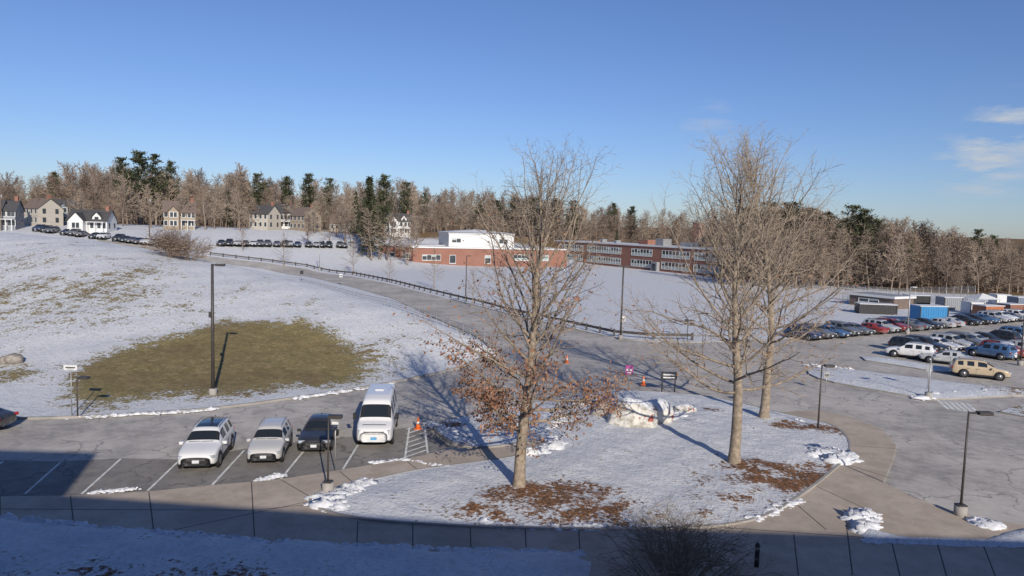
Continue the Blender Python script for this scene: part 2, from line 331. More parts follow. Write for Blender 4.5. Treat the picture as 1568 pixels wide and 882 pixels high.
for a in [((-55,757),(5,706)),((38,757),(93,708)),((125,757),(185,703)),((226,752),(274,706)),((325,743),(374,690)),((430,734),(466,690)),((525,719),(548,682)),((620,702),(627,655)),((655,695),(650,652))]:
    seg(lb,G0(*a[0])[:2],G0(*a[1])[:2],.11,.021,M_line)
for k in range(7):
    seg(lb,G0(622,700-k*7)[:2],G0(652,690-k*7)[:2],.12,.025,M_line)
for k in range(6): seg(lb,G0(1436+k*9,613+k)[:2],G0(1452+k*9,627+k)[:2],.25,.018,M_line)
for a in [((1290,586),(1420,618)),((1500,628),(1620,632))]: seg(lb,G0(*a[0])[:2],G0(*a[1])[:2],.12,.018,M_line)
for k in range(24):
    for of in (-3,9,14.5):
        cx,cy=36+.845*(k*2.8+1.4)+.53*of,88+.53*(k*2.8+1.4)-.845*of
        seg(lb,(cx,cy),(cx+.53*5,cy-.845*5),.1,.018,M_line)
lb.emit('painted_parking_lines')
def bank(name,pts,n,spread,smin,smax,seed=1):
    rr=random.Random(seed); b=B()
    for i in range(n):
        k=rr.random()*(len(pts)-1); j=int(k); t=k-j; gx=rr.gauss(0,spread);gy=rr.gauss(0,spread)
        p=(pts[j][0]*(1-t)+pts[j+1][0]*t+gx,pts[j][1]*(1-t)+pts[j+1][1]*t+gy)
        near=math.exp(-(gx*gx+gy*gy)/(spread*spread+1e-6)*.5)
        s=smin+(smax-smin)*near*rr.uniform(.3,1.2); vs=[];fs=[];n1=9;n2=4
        ph=rr.random()*6; hz=rr.uniform(.4,.75); ex=rr.uniform(1,1.8)
        for a in range(n2+1):
            th=math.pi/2*a/n2
            for c in range(n1):
                q=2*math.pi*c/n1+ph; rad=s*(1+.75*mnoise.noise(Vector((p[0]*3+math.cos(q)*1.5,p[1]*3+math.sin(q)*1.5,a*.8))))
                vs.append((p[0]+ex*rad*math.cos(th)*math.cos(q),p[1]+rad*math.cos(th)*math.sin(q),.08+rad*hz*math.sin(th)))
        for a in range(n2):
            for c in range(n1): fs.append((a*n1+c,a*n1+(c+1)%n1,(a+1)*n1+(c+1)%n1,(a+1)*n1+c))
        b.add(vs,fs,M_snowp,True)
    b.emit(name)
for i_,(pl,n_,sp_,a_,b_) in enumerate([([(478,768),(520,785),(560,742),(500,775)],190,.28,.06,.42),([(808,700),(850,688),(845,655),(862,640)],180,.3,.07,.5),([(1240,700),(1275,695),(1300,705),(1270,712)],150,.35,.07,.5),([(1302,800),(1330,790),(1322,822)],120,.25,.07,.4),([(1500,805),(1520,808)],40,.2,.08,.5),([(1330,833),(1568,838)],220,.12,.05,.22),([(890,622),(930,634),(1020,648),(1060,634)],220,.45,.08,.6),([(0,797),(130,812),(400,833),(720,848),(890,853)],420,.14,.05,.26),([(1150,800),(1220,770)],90,.2,.05,.25),([(140,757),(205,752)],60,.12,.05,.15),([(395,738),(432,730)],45,.12,.05,.18),([(565,712),(620,706),(700,722)],70,.12,.05,.18),([(662,652),(700,664),(730,682)],120,.3,.05,.32),([(1410,612),(1440,605),(1568,601)],130,.35,.08,.4),([(1190,640),(1230,650)],50,.25,.08,.3),([(740,806),(860,812),(920,812)],90,.2,.05,.25),([(1240,560),(1300,567)],50,.4,.08,.3),([(110,642),(230,636),(330,629)],90,.2,.05,.22),([(450,613),(600,590)],70,.25,.05,.25)]):
    bank('snow_bank',P0(pl),n_,sp_,a_,b_,i_+1)
# ---------------------------------------------------------------- trees
def grow(rr,out,p,d,L,r,lv,P):
    n=P['n'][lv]; pts=[p.copy()]; rad=[r]; dd=d.copy()
    for i in range(n):
        dd=(dd+Vector((rr.gauss(0,1),rr.gauss(0,1),rr.gauss(0,1)))*P['w'][lv]+Vector((0,0,P['tr'][lv]))).normalized()
        p=p+dd*(L/n); pts.append(p.copy()); rad.append(r*(1-(1-P['tp'][lv])*(i+1)/n))
    out.append((pts,rad,lv))
    if lv+1>=len(P['n']): return
    k=P['k'][lv]; az=rr.random()*6.28
    for j in range(k):
        t=P['t0'][lv]+(1-P['t0'][lv])*(j+rr.random())/k; x=t*n; i=min(int(x),n-1); f=x-i
        q=pts[i].lerp(pts[i+1],f); ax=(pts[i+1]-pts[i]).normalized(); az+=2.4+rr.uniform(-.4,.4)
        a=Vector((1,0,0)) if abs(ax.x)<.8 else Vector((0,1,0)); e1=ax.cross(a).normalized(); e2=ax.cross(e1)
        if lv==0: ang,LL,rk=P['prof'](t,rr)
        else: ang=math.radians(rr.uniform(25,58)); LL=L*P['lr'][lv]*(1.15-.6*t)*rr.uniform(.7,1.25); rk=P['rr'][lv]
        nd=ax*math.cos(ang)+(e1*math.cos(az)+e2*math.sin(az))*math.sin(ang)
        rr_=max(P['rmin'],rad[i]*rk if lv else rk)
        grow(rr,out,q,nd,LL,rr_,lv+1,P)
def treemesh(name,seed,P,H,r,mt,mb,leaf=None,sides=(9,5,3,2)):
    rr=random.Random(seed); out=[]; grow(rr,out,Vector((0,0,-.1)),Vector((0,0,1)),H,r,0,P)
    b=B()
    for pts,rad,lv in out:
        if lv==0: rad=list(rad); rad[0]*=1.3
        b.tube(pts,rad,mt if lv<2 else mb,sides[lv],cap=False)
    if leaf:
        for pts,rad,lv in out:
            if lv<2: continue
            for p in pts[1:]:
                pr=leaf(p)
                while rr.random()<pr:
                    pr-=1
                    c=p+Vector((rr.gauss(0,.12),rr.gauss(0,.12),rr.gauss(-.03,.1))); s=rr.uniform(.05,.10)
                    a=Vector((rr.gauss(0,1),rr.gauss(0,1),rr.gauss(0,1))).normalized(); e=a.orthogonal().normalized(); f=a.cross(e)
                    b.add([tuple(c-e*s),tuple(c+f*s*.6),tuple(c+e*s*1.2),tuple(c-f*s*.6)],[(0,1,2,3)],M_leaf if rr.random()<.6 else M_leafb)
    return b.mesh(name)
def prof1(t,rr):
    ang=math.radians(np.interp(t,[.2,.35,.6,.8,1],[94,70,44,34,18])+rr.uniform(-9,9))
    L=np.interp(t,[.2,.35,.5,.7,.88,1],[4.6,5.6,6.6,6.6,5.2,3.4])*rr.uniform(.72,1.08); return ang,L,np.interp(t,[.2,1],[.085,.045])
P1=dict(n=[14,8,5,3],w=[.03,.10,.12,.15],tr=[.03,.06,.06,.03],tp=[.16,.2,.3,.4],k=[44,12,7],t0=[.21,.16,.15],lr=[0,.38,.45],rr=[0,.5,.6],rmin=.0085,prof=prof1)
def leaf1(p):
    q=max(0,1.0-abs(p.z-4.4)/3.2)*1.5+max(0,1-p.z/14)*.36
    return q*(1.4 if p.x<0 else .85)
t1=G0(795,752); inst('oak_tree',treemesh('oak_tree',3,P1,13.2,.30,M_bark,M_twig,leaf1),t1,.4)
def prof2(t,rr):
    ang=math.radians(np.interp(t,[.2,.4,.6,.8,1],[92,68,42,30,15])+rr.uniform(-9,9))
    L=np.interp(t,[.2,.35,.5,.7,.88,1],[5.6,7.0,7.0,6.8,5.2,3.4])*rr.uniform(.7,1.08); return ang,L,np.interp(t,[.2,1],[.09,.045])
P2=dict(P1); P2.update(prof=prof2,t0=[.27,.16,.15],k=[40,12,7])
t2=G0(1124,715); inst('bare_tree',treemesh('bare_tree',11,P2,14.2,.32,M_bark,M_twig,lambda p:.07 if p.z<9 else 0),t2,1.3)
t3=G0(1169,645); inst('bare_tree',treemesh('bare_tree_b',12,P2,16.8,.32,M_bark,M_twig,lambda p:.10 if p.z<11 else 0),t3,2.2)
def shrub(name,seed,h,w,n,mt,loc,rm=.006,k=(7,5)):
    rr=random.Random(seed); out=[]
    P=dict(n=[4,3,3],w=[.12,.16,.2],tr=[.04,.02,0],tp=[.4,.4,.4],k=k,t0=[.25,.2],lr=[0,.45],rr=[0,.6],rmin=rm,prof=lambda t,r:(math.radians(r.uniform(25,60)),h*.45,max(.01,rm)))
    for i in range(n):
        a=rr.random()*6.28; e=rr.uniform(.05,1)*w
        grow(rr,out,Vector((math.cos(a)*e*.25,math.sin(a)*e*.25,-.05)),Vector((math.cos(a)*e,math.sin(a)*e,h)).normalized(),h*rr.uniform(.7,1.05),.022,0,P)
    b=B()
    for pts,rad,lv in out: b.tube(pts,rad,mt,3 if lv<1 else 2,cap=False)
    return b.emit(name,loc)
shrub('bare_shrub',4,2.4,4.4,100,M_twig,G0(1035,896),.008)
shrub('bare_shrub',5,3.4,4.0,50,M_twigd,G(262,394),.025); shrub('bare_shrub',6,3.0,4.0,45,M_twigd,G(290,398),.025)
def profm(t,rr):
    return math.radians(np.interp(t,[.15,.5,1],[70,45,20])+rr.uniform(-8,8)),np.interp(t,[.15,.4,1],[3.6,3.6,1.2])*rr.uniform(.7,1.1),.035
Pm=dict(n=[7,4,3],w=[.05,.12,.16],tr=[.02,.05,.03],tp=[.2,.3,.5],k=[26,8],t0=[.18,.15],lr=[0,.42],rr=[0,.55],rmin=.028,prof=profm)
med=[treemesh('small_bare_tree',s,Pm,8.2,.13,M_bark,M_twigd,None,(6,3,2)) for s in (1,2)]
for u,v,s in [(597,432,.6),(665,442,.9),(435,408,.95),(542,420,1.0),(722,470,.7),(1185,470,.6),(315,352,1.5),(372,385,.8)]:
    inst('bare_tree',med[R.random()<.5],G(u,v,fn=zbg if v<500 else ztot),R.random()*6,s)
def proff(t,rr):
    return math.radians(np.interp(t,[.1,.5,1],[72,46,20])+rr.uniform(-10,10)),np.interp(t,[.15,.45,1],[4.8,5.6,2.4])*rr.uniform(.6,1.15),.08
woods=[]
for s,(mt,kk,rm) in enumerate([(M_twigd,24,.05),(M_twige,22,.048),(M_twigr,26,.05),(M_twigd,20,.055),(M_twige,26,.048),(M_twigr,20,.055)]):
    Pf=dict(n=[6,3,2,1],w=[.06,.12,.16,.2],tr=[.02,.05,.03,.0],tp=[.2,.3,.5,.5],k=[kk,8,5],t0=[.12+.06*(s%3),.15,.2],lr=[0,.45,.5],rr=[0,.55,.6],rmin=rm,prof=proff)
    woods.append(treemesh('far_bare_tree',30+s,Pf,15,.24,mt,mt,None,(4,2,2,2)))
def conifer(name,seed,H,rad,n,power,mats,layered):
    rr=random.Random(seed); b=B(); b.tube([(0,0,-.3),(0,0,H*.97)],[.3,.05],M_bark,5,False)
    nb=int(n/22)
    for k in range(nb):
        t=rr.random()**.85; z=H*(.10+.88*t) if layered else H*(.22+.76*t)
        prof_=(1-t)**power if layered else (math.sin(math.pi*min(1,.18+.82*(1-t))**1.0)*.7+.3*(1-t))
        L=rad*max(.06,prof_)*rr.uniform(.45,1.2); a=rr.random()*6.28; dx,dy=math.cos(a),math.sin(a)
        for j in range(22):
            e=rr.uniform(.15,1); zz=z-(L*.25*e*e if layered else -L*.15*e)+rr.gauss(0,.2)
            c=Vector((dx*L*e+rr.gauss(0,.25),dy*L*e+rr.gauss(0,.25),zz)); s=rr.uniform(.2,.45)
            q=Vector((dx+rr.gauss(0,.6),dy+rr.gauss(0,.6),rr.gauss(0,.4))).normalized(); w_=q.cross(Vector((rr.gauss(0,.6),rr.gauss(0,.6),1))).normalized()
            b.add([tuple(c-q*s),tuple(c+w_*s*.4),tuple(c+q*s),tuple(c-w_*s*.4)],[(0,1,2,3)],mats[rr.random()<.35])
    return b.mesh(name)
con=[conifer('spruce',1,16,3.8,4600,.85,(M_need,M_need2),True),conifer('pine',2,17,4.4,3800,1,(M_need,M_need2),False),conifer('pine_b',5,17,3.8,3000,1,(M_need2,M_need),False)]
wp=empty('distant_woods')
def topz(u,tv,Yd): r=ray(u,tv); return CH+r.z/r.y*Yd, r.x/r.y*Yd
tops=[(-60,270),(0,268),(60,274),(120,250),(170,246),(230,262),(300,260),(360,258),(400,270),(450,274),(520,278),(560,275),(620,278),(680,288),(720,288),(780,295),(830,302),(900,308),(960,316),(1020,324),(1080,324),(1140,320),(1200,318),(1260,320),(1320,326),(1380,330),(1420,338),(1480,352),(1568,370),(1680,382)]
tu=[a for a,b in tops]; tv=[b for a,b in tops]
def zat(x,y): return float(ztot(np.array(x),np.array(y)))
HU=[8,66,104,142,275,415,466,609]
def wood(u,Yd,hs,mesh=None,parent=wp,nm='woodland_tree'):
    tvv=float(np.interp(u,tu,tv))+R.uniform(-6,18); zt,x=topz(u,tvv,Yd); zb=zat(x,Yd); h=max(6,(zt-zb))*hs
    me_=mesh or R.choice(woods); s=h/16.3; return inst(nm,me_,(x,Yd,zb-.3),R.random()*6.28,s*R.uniform(.9,1.15),parent=parent,sz=s)
u=-90
while u<1240:
    if u<640: ya,yb=282,340
    else: ya,yb=325,400
    wood(u,R.uniform(ya,yb),1); wood(u+R.uniform(-6,6),R.uniform(ya-5,ya+35),.85); wood(u+R.uniform(-6,6),R.uniform(ya,yb),.62); wood(u+3,R.uniform(yb,yb+30),.97)
    wood(u+R.uniform(-6,6),R.uniform(ya-5,ya+10),.45)
    u+=R.uniform(8,11.5)
u=1130
while u<1720:
    wood(u,R.uniform(185,215),1); wood(u+R.uniform(-6,6),R.uniform(172,190),.85 if u>1290 else .75); wood(u+R.uniform(-6,6),R.uniform(180,210),.65); wood(u+3,R.uniform(215,240),.95); wood(u+R.uniform(-6,6),R.uniform(175,190),.45)
    u+=R.uniform(9,12)
u=-60
while u<640:
    m_=min(abs(u-h) for h in HU)
    if m_>13: wood(u,R.uniform(210,262),R.uniform(.5,.9))
    elif R.random()<.35: wood(u,R.uniform(205,225),R.uniform(.45,.7))
    u+=R.uniform(7,15)
def con_at(u,tvv,Yd,k,wide=1,nm='pine_tree'):
    zt,x=topz(u,tvv,Yd); zb=zat(x,Yd); s=(zt-zb)/16.5; inst(nm,con[k],(x,Yd,zb-.3),R.random()*6,s*wide,sz=s)
for a in [(187,243,255,2,.9),(214,232,250,1,.9),(238,238,258,2,.9),(262,247,265,1,.6),(200,262,235,1,.8),(83,265,285,2,.7),(395,267,280,2,.8),(440,270,290,1,.7),(472,266,285,1,.8),(504,274,290,2,.8),(566,266,215,0,1.0,'spruce_tree'),(590,268,245,1,.7),(622,280,280,2,.8),(408,280,300,2,.8),(545,290,250,0,.85,'spruce_tree'),(350,290,240,0,.7,'spruce_tree'),(1305,316,190,2,.9),(1326,320,188,1,.8),(1345,335,200,1,.8),(1240,318,200,1,1.2),(1180,312,205,2,1.2),(1210,310,205,1,1.2),(1150,316,210,1,1.1),(1268,326,195,2,1.1),(1500,352,200,2,.8),(1522,360,205,1,.7),(760,306,330,1,1.3),(790,302,335,2,1.3),(820,302,330,1,1.3),(850,304,335,1,1.3),(878,308,330,2,1.2),(735,314,330,2,1.2),(940,312,350,2,.8),(968,316,350,1,.7),(945,350,300,0,.7,'spruce_tree'),(1395,365,180,2,.6),(650,296,290,2,.8)]:
    con_at(*a)
# ---------------------------------------------------------------- vehicles
def paint_mat():
    t=NT('car_paint'); oi=t.n('ShaderNodeObjectInfo'); p=t.obj(); n=t.noise(2.5,4,p); z=t.n('ShaderNodeSeparateXYZ'); t.l(p,z.inputs[0])
    dirt=t.math('MULTIPLY',t.rng(z.outputs[2],.25,.8,.7,.08),t.rng(n,.3,.7))
    t.fin(t.mix(dirt,oi.outputs['Color'],(.28,.26,.24)),.32,.5); t.b.inputs['Coat Weight'].default_value=.5; return t.m
M_paint=paint_mat()
M_cg=NT('car_glass').fin((.018,.022,.026),.06,.7); M_tire=plain('tyre',(.025,.025,.025),.9,.2); M_rim=plain('rim',(.35,.35,.36),.35,.5,.7)
M_blk=plain('black_trim',(.02,.02,.022),.55,.4); M_head=NT('headlight').fin((.42,.45,.48),.1,.8); M_tail=NT('tail_light').fin((.35,.015,.015),.2,.6); M_plate=plain('plate',(.6,.62,.65),.5)
M_plateb=plain('plate_blue',(.12,.35,.6),.5)
def carmesh(name,kind,darkroof=False,plate=None):
    if kind=='suv': S=[(2.32,.66,.34,.5,.66,.72,.55),(2.24,.84,.24,.5,.80,.88,.72),(1.85,.92,.22,.55,.93,1.00,.80),(1.15,.93,.22,.58,1.0,1.10,.80),(1.02,.93,.22,.58,1.01,1.13,.80),(.35,.93,.22,.58,1.02,1.60,.64),(.22,.93,.22,.58,1.02,1.65,.63),(-.38,.93,.22,.58,1.03,1.69,.63),(-.46,.93,.22,.58,1.03,1.69,.63),(-1.25,.93,.22,.58,1.05,1.67,.62),(-1.35,.93,.22,.58,1.05,1.665,.62),(-1.95,.92,.22,.58,1.07,1.60,.60),(-2.05,.90,.24,.58,1.08,1.56,.60),(-2.27,.86,.27,.58,1.03,1.12,.74),(-2.34,.74,.36,.6,.85,.92,.62)]; gl=(4,5);sd=[(5,7),(8,9),(10,11)];rg=(12,13);wx=(1.42,-1.38);wr=.36
    elif kind=='sedan': S=[(2.35,.64,.32,.45,.58,.64,.55),(2.26,.82,.22,.45,.70,.77,.70),(1.85,.90,.20,.5,.80,.87,.76),(1.1,.91,.20,.52,.88,.96,.76),(.95,.91,.20,.52,.89,.98,.76),(.2,.91,.20,.52,.90,1.36,.58),(.08,.91,.20,.52,.90,1.40,.57),(-.40,.91,.20,.52,.91,1.43,.57),(-.48,.91,.20,.52,.91,1.43,.57),(-1.0,.91,.20,.52,.92,1.40,.56),(-1.08,.91,.20,.52,.92,1.38,.56),(-1.15,.91,.20,.52,.93,1.35,.56),(-1.2,.90,.2,.52,.93,1.33,.57),(-1.85,.88,.22,.52,.93,1.01,.72),(-2.28,.82,.26,.52,.88,.94,.66),(-2.36,.68,.34,.5,.72,.78,.58)]; gl=(4,5);sd=[(5,7),(8,9)];rg=(12,13);wx=(1.42,-1.38);wr=.335
    else: S=[(2.98,.74,.40,.6,.85,.93,.62),(2.90,.92,.30,.62,1.02,1.12,.80),(2.55,1.0,.28,.65,1.16,1.24,.88),(2.12,1.02,.28,.7,1.26,1.36,.88),(2.02,1.02,.28,.7,1.28,1.40,.88),(1.28,1.03,.28,.7,1.32,2.28,.80),(1.15,1.03,.28,.7,1.33,2.38,.79),(.45,1.03,.28,.7,1.33,2.50,.79),(.33,1.03,.28,.7,1.33,2.51,.79),(-.95,1.03,.28,.7,1.33,2.52,.79),(-1.05,1.03,.28,.7,1.33,2.52,.79),(-2.35,1.03,.28,.7,1.33,2.51,.79),(-2.7,1.02,.28,.7,1.33,2.48,.79),(-2.92,1.0,.3,.7,1.3,2.38,.77),(-2.98,.94,.34,.7,1.28,2.2,.72)]; gl=(4,5);sd=[(5,7),(8,9),(10,11)];rg=(13,14);wx=(1.85,-1.75);wr=.36
    vs=[];fs=[];mi=[]
    mats=[M_paint,M_cg,M_blk]
    for (x,w,zb,zm,zbl,zt,wt) in S:
        half=[(w*.8,zb),(w,zb+.14),(w*1.005,zm),(w*.985,zbl-.06),(w*.95,zbl),(wt+ .02,zt-(.07 if zt-zbl>.2 else .03)),(wt*.88,zt-.012),(wt*.4,zt+.008)]
        row=[(x,-a,z) for a,z in half]+[(x,a,z) for a,z in reversed(half)]; vs+=row
    n=16
    for i in range(len(S)-1):
        for k in range(n):
            j=(k+1)%n; f=(i*n+k,i*n+j,(i+1)*n+j,(i+1)*n+k); m=0
            top=k in(6,7,8); side=k in(4,10)
            if k==15: m=2
            if k in(0,14): m=2
            if top and i in range(*gl): m=1
            if k in(5,9) and i in range(*gl): m=2
            if top and rg[0]<=i<rg[1]: m=1
            if side and any(a<=i<b for a,b in sd): m=1
            if darkroof and top and gl[1]+1<=i<rg[0]-1: m=1
            fs.append(f); mi.append(m)
    fs.append(tuple(range(n))); mi.append(2 if kind!='van' else 0); fs.append(tuple((len(S)-1)*n+k for k in range(n-1,-1,-1))); mi.append(0)
    me=bpy.data.meshes.new('tmp'); me.from_pydata(vs,[],fs)
    for m in mats: me.materials.append(m)
    me.polygons.foreach_set('material_index',mi); me.polygons.foreach_set('use_smooth',[True]*len(fs))
    ob=bpy.data.objects.new('tmp',me); sc.collection.objects.link(ob); md=ob.modifiers.new('s','SUBSURF'); md.levels=2
    dg=bpy.context.evaluated_depsgraph_get(); em=bpy.data.meshes.new_from_object(ob.evaluated_get(dg)); bpy.data.objects.remove(ob)
    b=B(); b.mats=[M_paint,M_cg,M_blk]; b.v=[tuple(v.co) for v in em.vertices]; b.f=[tuple(p.vertices) for p in em.polygons]; b.m=[p.material_index for p in em.polygons]; b.sm=[True]*len(b.f)
    W=.93 if kind=='suv' else (.91 if kind=='sedan' else 1.03); fx=S[0][0]; zf=S[1][4]
    for x in wx:
        for s in(-1,1):
            b.tube([(x,s*(W-.10),wr+.02),(x,s*(W+.004),wr+.02)],[wr+.085]*2,M_blk,22)
            b.tube([(x,s*(W-.2),wr),(x,s*(W+.012),wr),(x,s*(W+.022),wr)],[wr,wr,wr*.93],M_tire,22)
            b.tube([(x,s*(W-.1),wr),(x,s*(W+.026),wr)],[wr*.66]*2,M_rim,14)
            for q in range(5):
                a=q*1.2566+.3; b.box(x+math.cos(a)*wr*.4,s*(W+.027),wr+math.sin(a)*wr*.4,.05,.012,.05,M_blk)
            b.tube([(x,s*(W+.02),wr),(x,s*(W+.036),wr)],[.06]*2,M_blk,8)
    g=fx-.05
    if kind=='van':
        b.box(g-.02,0,.86,.12,1.15,.26,M_blk); b.box(g+.03,0,.93,.06,1.0,.03,M_rim); b.box(g+.03,0,.84,.06,1.0,.02,M_rim)
        b.box(g-.03,0,.50,.14,1.5,.20,M_blk); b.box(g+.05,0,.60,.03,.34,.17,M_plateb)
        for s in(-1,1):
            b.box(g-.14,s*.74,.93,.24,.28,.26,M_head,-s*.35); b.box(1.62,s*1.19,1.52,.16,.20,.34,M_blk); b.box(1.65,s*1.08,1.42,.05,.12,.05,M_blk); b.box(-2.96,s*.86,1.2,.08,.12,.4,M_tail)
            for xx in(1.1,.39,-1.0): b.box(xx,s*1.034,.85,.012,.012,1.0,M_blk)
        b.box(g-.32,0,1.30,.02,1.3,.02,M_blk); b.box(1.62,.35,1.90,.02,.6,.02,M_blk,0,.7); b.box(-.8,0,2.545,.5,.5,.06,M_paint)
    else:
        z=.58 if kind=='sedan' else .64
        b.box(g-.03,0,z,.12,1.0,.20,M_blk); b.box(g+.02,0,z+.03,.07,.86,.02,M_rim); b.box(g+.02,0,z-.04,.07,.86,.02,M_rim); b.box(g-.05,0,z-.27,.16,1.25,.13,M_blk); b.box(g+.05,0,z-.10,.03,.32,.15,plate or M_plate)
        for s in(-1,1):
            b.box(g-.10,s*.66,z+.12,.20,.36,.11,M_head,-s*.42); b.box(g-.08,s*.66,z-.16,.12,.2,.09,M_blk,-s*.3)
            b.box(.82,s*(W+.09),zf+.24,.14,.20,.14,M_paint); b.box(.86,s*(W+.0),zf+.20,.06,.12,.04,M_blk)
            b.box(-fx+.05,s*.72,zf+.10,.14,.26,.16,M_tail,s*.4)
            for xx in(.92,-.42,-1.15): b.box(xx,s*(W+.001),.62,.012,.012,.62,M_blk)
            b.box(0,s*(W-.005),.30,2.1,.03,.10,M_blk); 
            for xx in(-.25,-1.0): b.box(xx,s*(W+.012),zf+.08,.16,.03,.03,M_rim)
            if kind=='suv': b.tube([(.3,s*.62,1.66),(.15,s*.62,1.71),(-1.5,s*.6,1.71),(-1.7,s*.6,1.64)],[.02]*4,M_rim,6)
        b.box(-fx+.02,0,z+.1,.04,.5,.14,plate or M_plate); b.box(-.9 if kind=='sedan' else -1.7,0,S[9][5]+.05,.12,.03,.05,M_blk)
        for y in(-.35,.25): b.box(.98 if kind=='sedan' else 1.02,y,(1.01 if kind=='sedan' else 1.16),.03,.55,.02,M_blk,.05)
    return b.mesh(name)
SUV=carmesh('suv_body','suv'); SUVD=carmesh('suv_body_dark_roof','suv',True); SED=carmesh('sedan_body','sedan'); VAN=carmesh('van_body','van')
def car(me_,x,y,hx,hy,col,name='parked_car',z=0.018,s=1): return inst(name,me_,(x,y,z),math.atan2(hy,hx),s,col)
W_=(.70,.70,.70); SI=(.42,.43,.44); BK=(.02,.022,.025); GY=(.13,.135,.145); DB=(.03,.05,.12); RD=(.26,.03,.025); TN=(.45,.36,.24)
car(SUVD,-15.75,36.9,.17,-.98,W_,s=1.03); car(SUV,-12.75,37.9,.15,-.98,(.52,.51,.49),s=.95); car(SED,-10.75,40.2,.13,-.99,BK); car(VAN,-7.75,42.1,.10,-.99,(.72,.72,.72),name='passenger_van')
car(SED,-31.2,40.6,-1,-.03,BK)
cols=[W_,SI,BK,GY,BK,DB,W_,SI,BK,GY,BK,W_,GY,(.05,.12,.25),RD]
for of,k0,k1,sg in [(0,0,23,1),(12,1,22,1),(17.5,3,20,-1)]:
    for k in range(k0,k1):
        if R.random()<.06: continue
        s_=k*2.8; x=36+.845*s_+.53*of+R.uniform(-.15,.15); y=88+.53*s_-.845*of+R.uniform(-.15,.15)
        sg2=sg if R.random()<.85 else -sg
        car(R.choice([SUV,SED,SUV,SED,SUVD]),x,y,.53*sg2,-.845*sg2,R.choice(cols))
a=G0(1393,548); car(SUV,a[0],a[1],-.75,.55,W_); a=G0(1448,557); car(SED,a[0],a[1],-.75,.5,SI); a=G0(1499,578); car(SUV,a[0],a[1],.8,-.35,TN)
a=G0(1540,548); car(SUV,a[0],a[1],-.5,-.8,W_)
for k,u in enumerate(range(60,262,11)):
    if R.random()<.1: continue
    a=G(u+R.uniform(-2,2),354+(u-60)*.125,fn=zbg); car(R.choice([SUV,SED]),a[0],a[1],.15,-1,R.choice([BK,GY,BK,DB,SI,W_]),z=a[2],s=1.1)
for k,u in enumerate(range(338,535,12)):
    for v in ((376,) if u%24 else (384,376)):
        a=G(u+R.uniform(-3,3),v+(u-338)*.015,fn=zbg); car(R.choice([SUV,SED]),a[0],a[1],.25,-1,R.choice([BK,GY,BK,DB,SI,BK,W_]),z=a[2],s=1.12)
# ---------------------------------------------------------------- street furniture
def lamp(u,v,h,armx=.9,r=.09,fn=G0,name='street_lamp',base=True,double=False,mat=None):
    p=fn(u,v); b=B(); m=mat or M_pole
    if base: b.tube([(0,0,-.1),(0,0,.55)],[.28,.27],M_kerb,14); b.box(0,0,.58,.4,.4,.05,m)
    b.tube([(0,0,.0),(0,0,h)],[r,r*.7],m,10)
    for s in ((1,-1) if double else (1,)):
        b.box(s*armx*.4,0,h-.06,armx*.8,.06,.08,m); b.box(s*(armx*.8+.15),0,h-.05,.62,.34,.14,m); b.box(s*(armx*.8+.15),0,h-.13,.45,.24,.03,M_panel)
    if h>9: b.box(-.14,-.06,h*.62,.16,.2,.4,m); b.box(.12,-.1,h*.52,.1,.1,.3,m)
    return b.emit(name,p)
lamp(326,606,9.4,.5,.13); lamp(119,640,2.6,.35,.05,base=False); lamp(502,756,3.7,.2,.05); lamp(1252,662,4.4,.4,.06,base=False); lamp(1470,792,4.9,.7,.06)
lamp(950,520,8.6,.3,.12,double=True); lamp(1389,512,6.4,.4,.09,fn=G,mat=M_galv); lamp(713,458,7.6,.4,.10,fn=G); lamp(489,414,7.4,.4,.10,fn=G,mat=M_galv); lamp(1421,612,3.4,.3,.06,mat=M_galv); lamp(1052,524,2.6,.3,.05,base=False); lamp(1562,560,5.6,.4,.08)
def sign(u,v,h,parts,name='traffic_sign',fn=G0,pm=M_galv,dz=0):
    p=fn(u,v); b=B(); b.tube([(0,0,-.1),(0,0,h)],[.03,.03],pm,6)
    for (x,z,w,hh,m,mb) in parts:
        b.box(x,-.045,z,w,.02,hh,m); 
        if mb: b.box(x,-.058,z,w*.72,.006,hh*.22,mb); b.box(x,-.058,z-hh*.28,w*.5,.006,hh*.1,mb)
    return b.emit(name,(p[0],p[1],p[2]+dz))
sign(110,636,3.2,[(.0,3.05,.85,.32,M_white,M_dark)],name='parking_sign'); sign(953,518,2.6,[(0,2.3,.5,.6,M_white,M_dark)]); sign(513,722,2.7,[(0,2.4,.45,.6,M_galv,M_white)],dz=.11)
sign(962,600,2.0,[(0,1.75,.6,.75,M_pur,M_white)],name='painted_sign'); sign(1264,600,1.6,[(0,1.4,.45,.5,M_galv,M_dark)])
sign(1050,516,2.2,[(0,1.9,.5,.6,M_dark,None)]); sign(1420,600,2.3,[(0,2.0,.5,.6,M_grey,None)]); sign(522,437,2.4,[(0,2,.6,.7,M_white,M_dark)],fn=lambda u,v:G(u,v,fn=zbg)); sign(462,430,2.2,[(0,1.8,.7,.8,M_dark,None)],fn=lambda u,v:G(u,v,fn=zbg))
p=G0(1023,603); b=B()
for x in(-.5,.5): b.tube([(x,0,0),(x,0,1.6)],[.05]*2,M_dark,6)
b.box(0,0,1.25,1.25,.08,.6,M_dark); b.box(0,-.045,1.35,.9,.01,.12,M_white); b.box(0,-.045,1.12,.9,.01,.1,M_white); b.emit('direction_sign',(p[0],p[1],.17))
def cone(u,v,z=.014):
    p=G0(u,v); b=B(); b.box(0,0,.02,.42,.42,.04,M_org); b.tube([(0,0,.04),(0,0,.3),(0,0,.301),(0,0,.5),(0,0,.501),(0,0,.75)],[.16,.11,.11,.075,.075,.03],M_org,12); b.tube([(0,0,.32),(0,0,.46)],[.112,.085],M_white,12); b.emit('traffic_cone',(p[0],p[1],z))
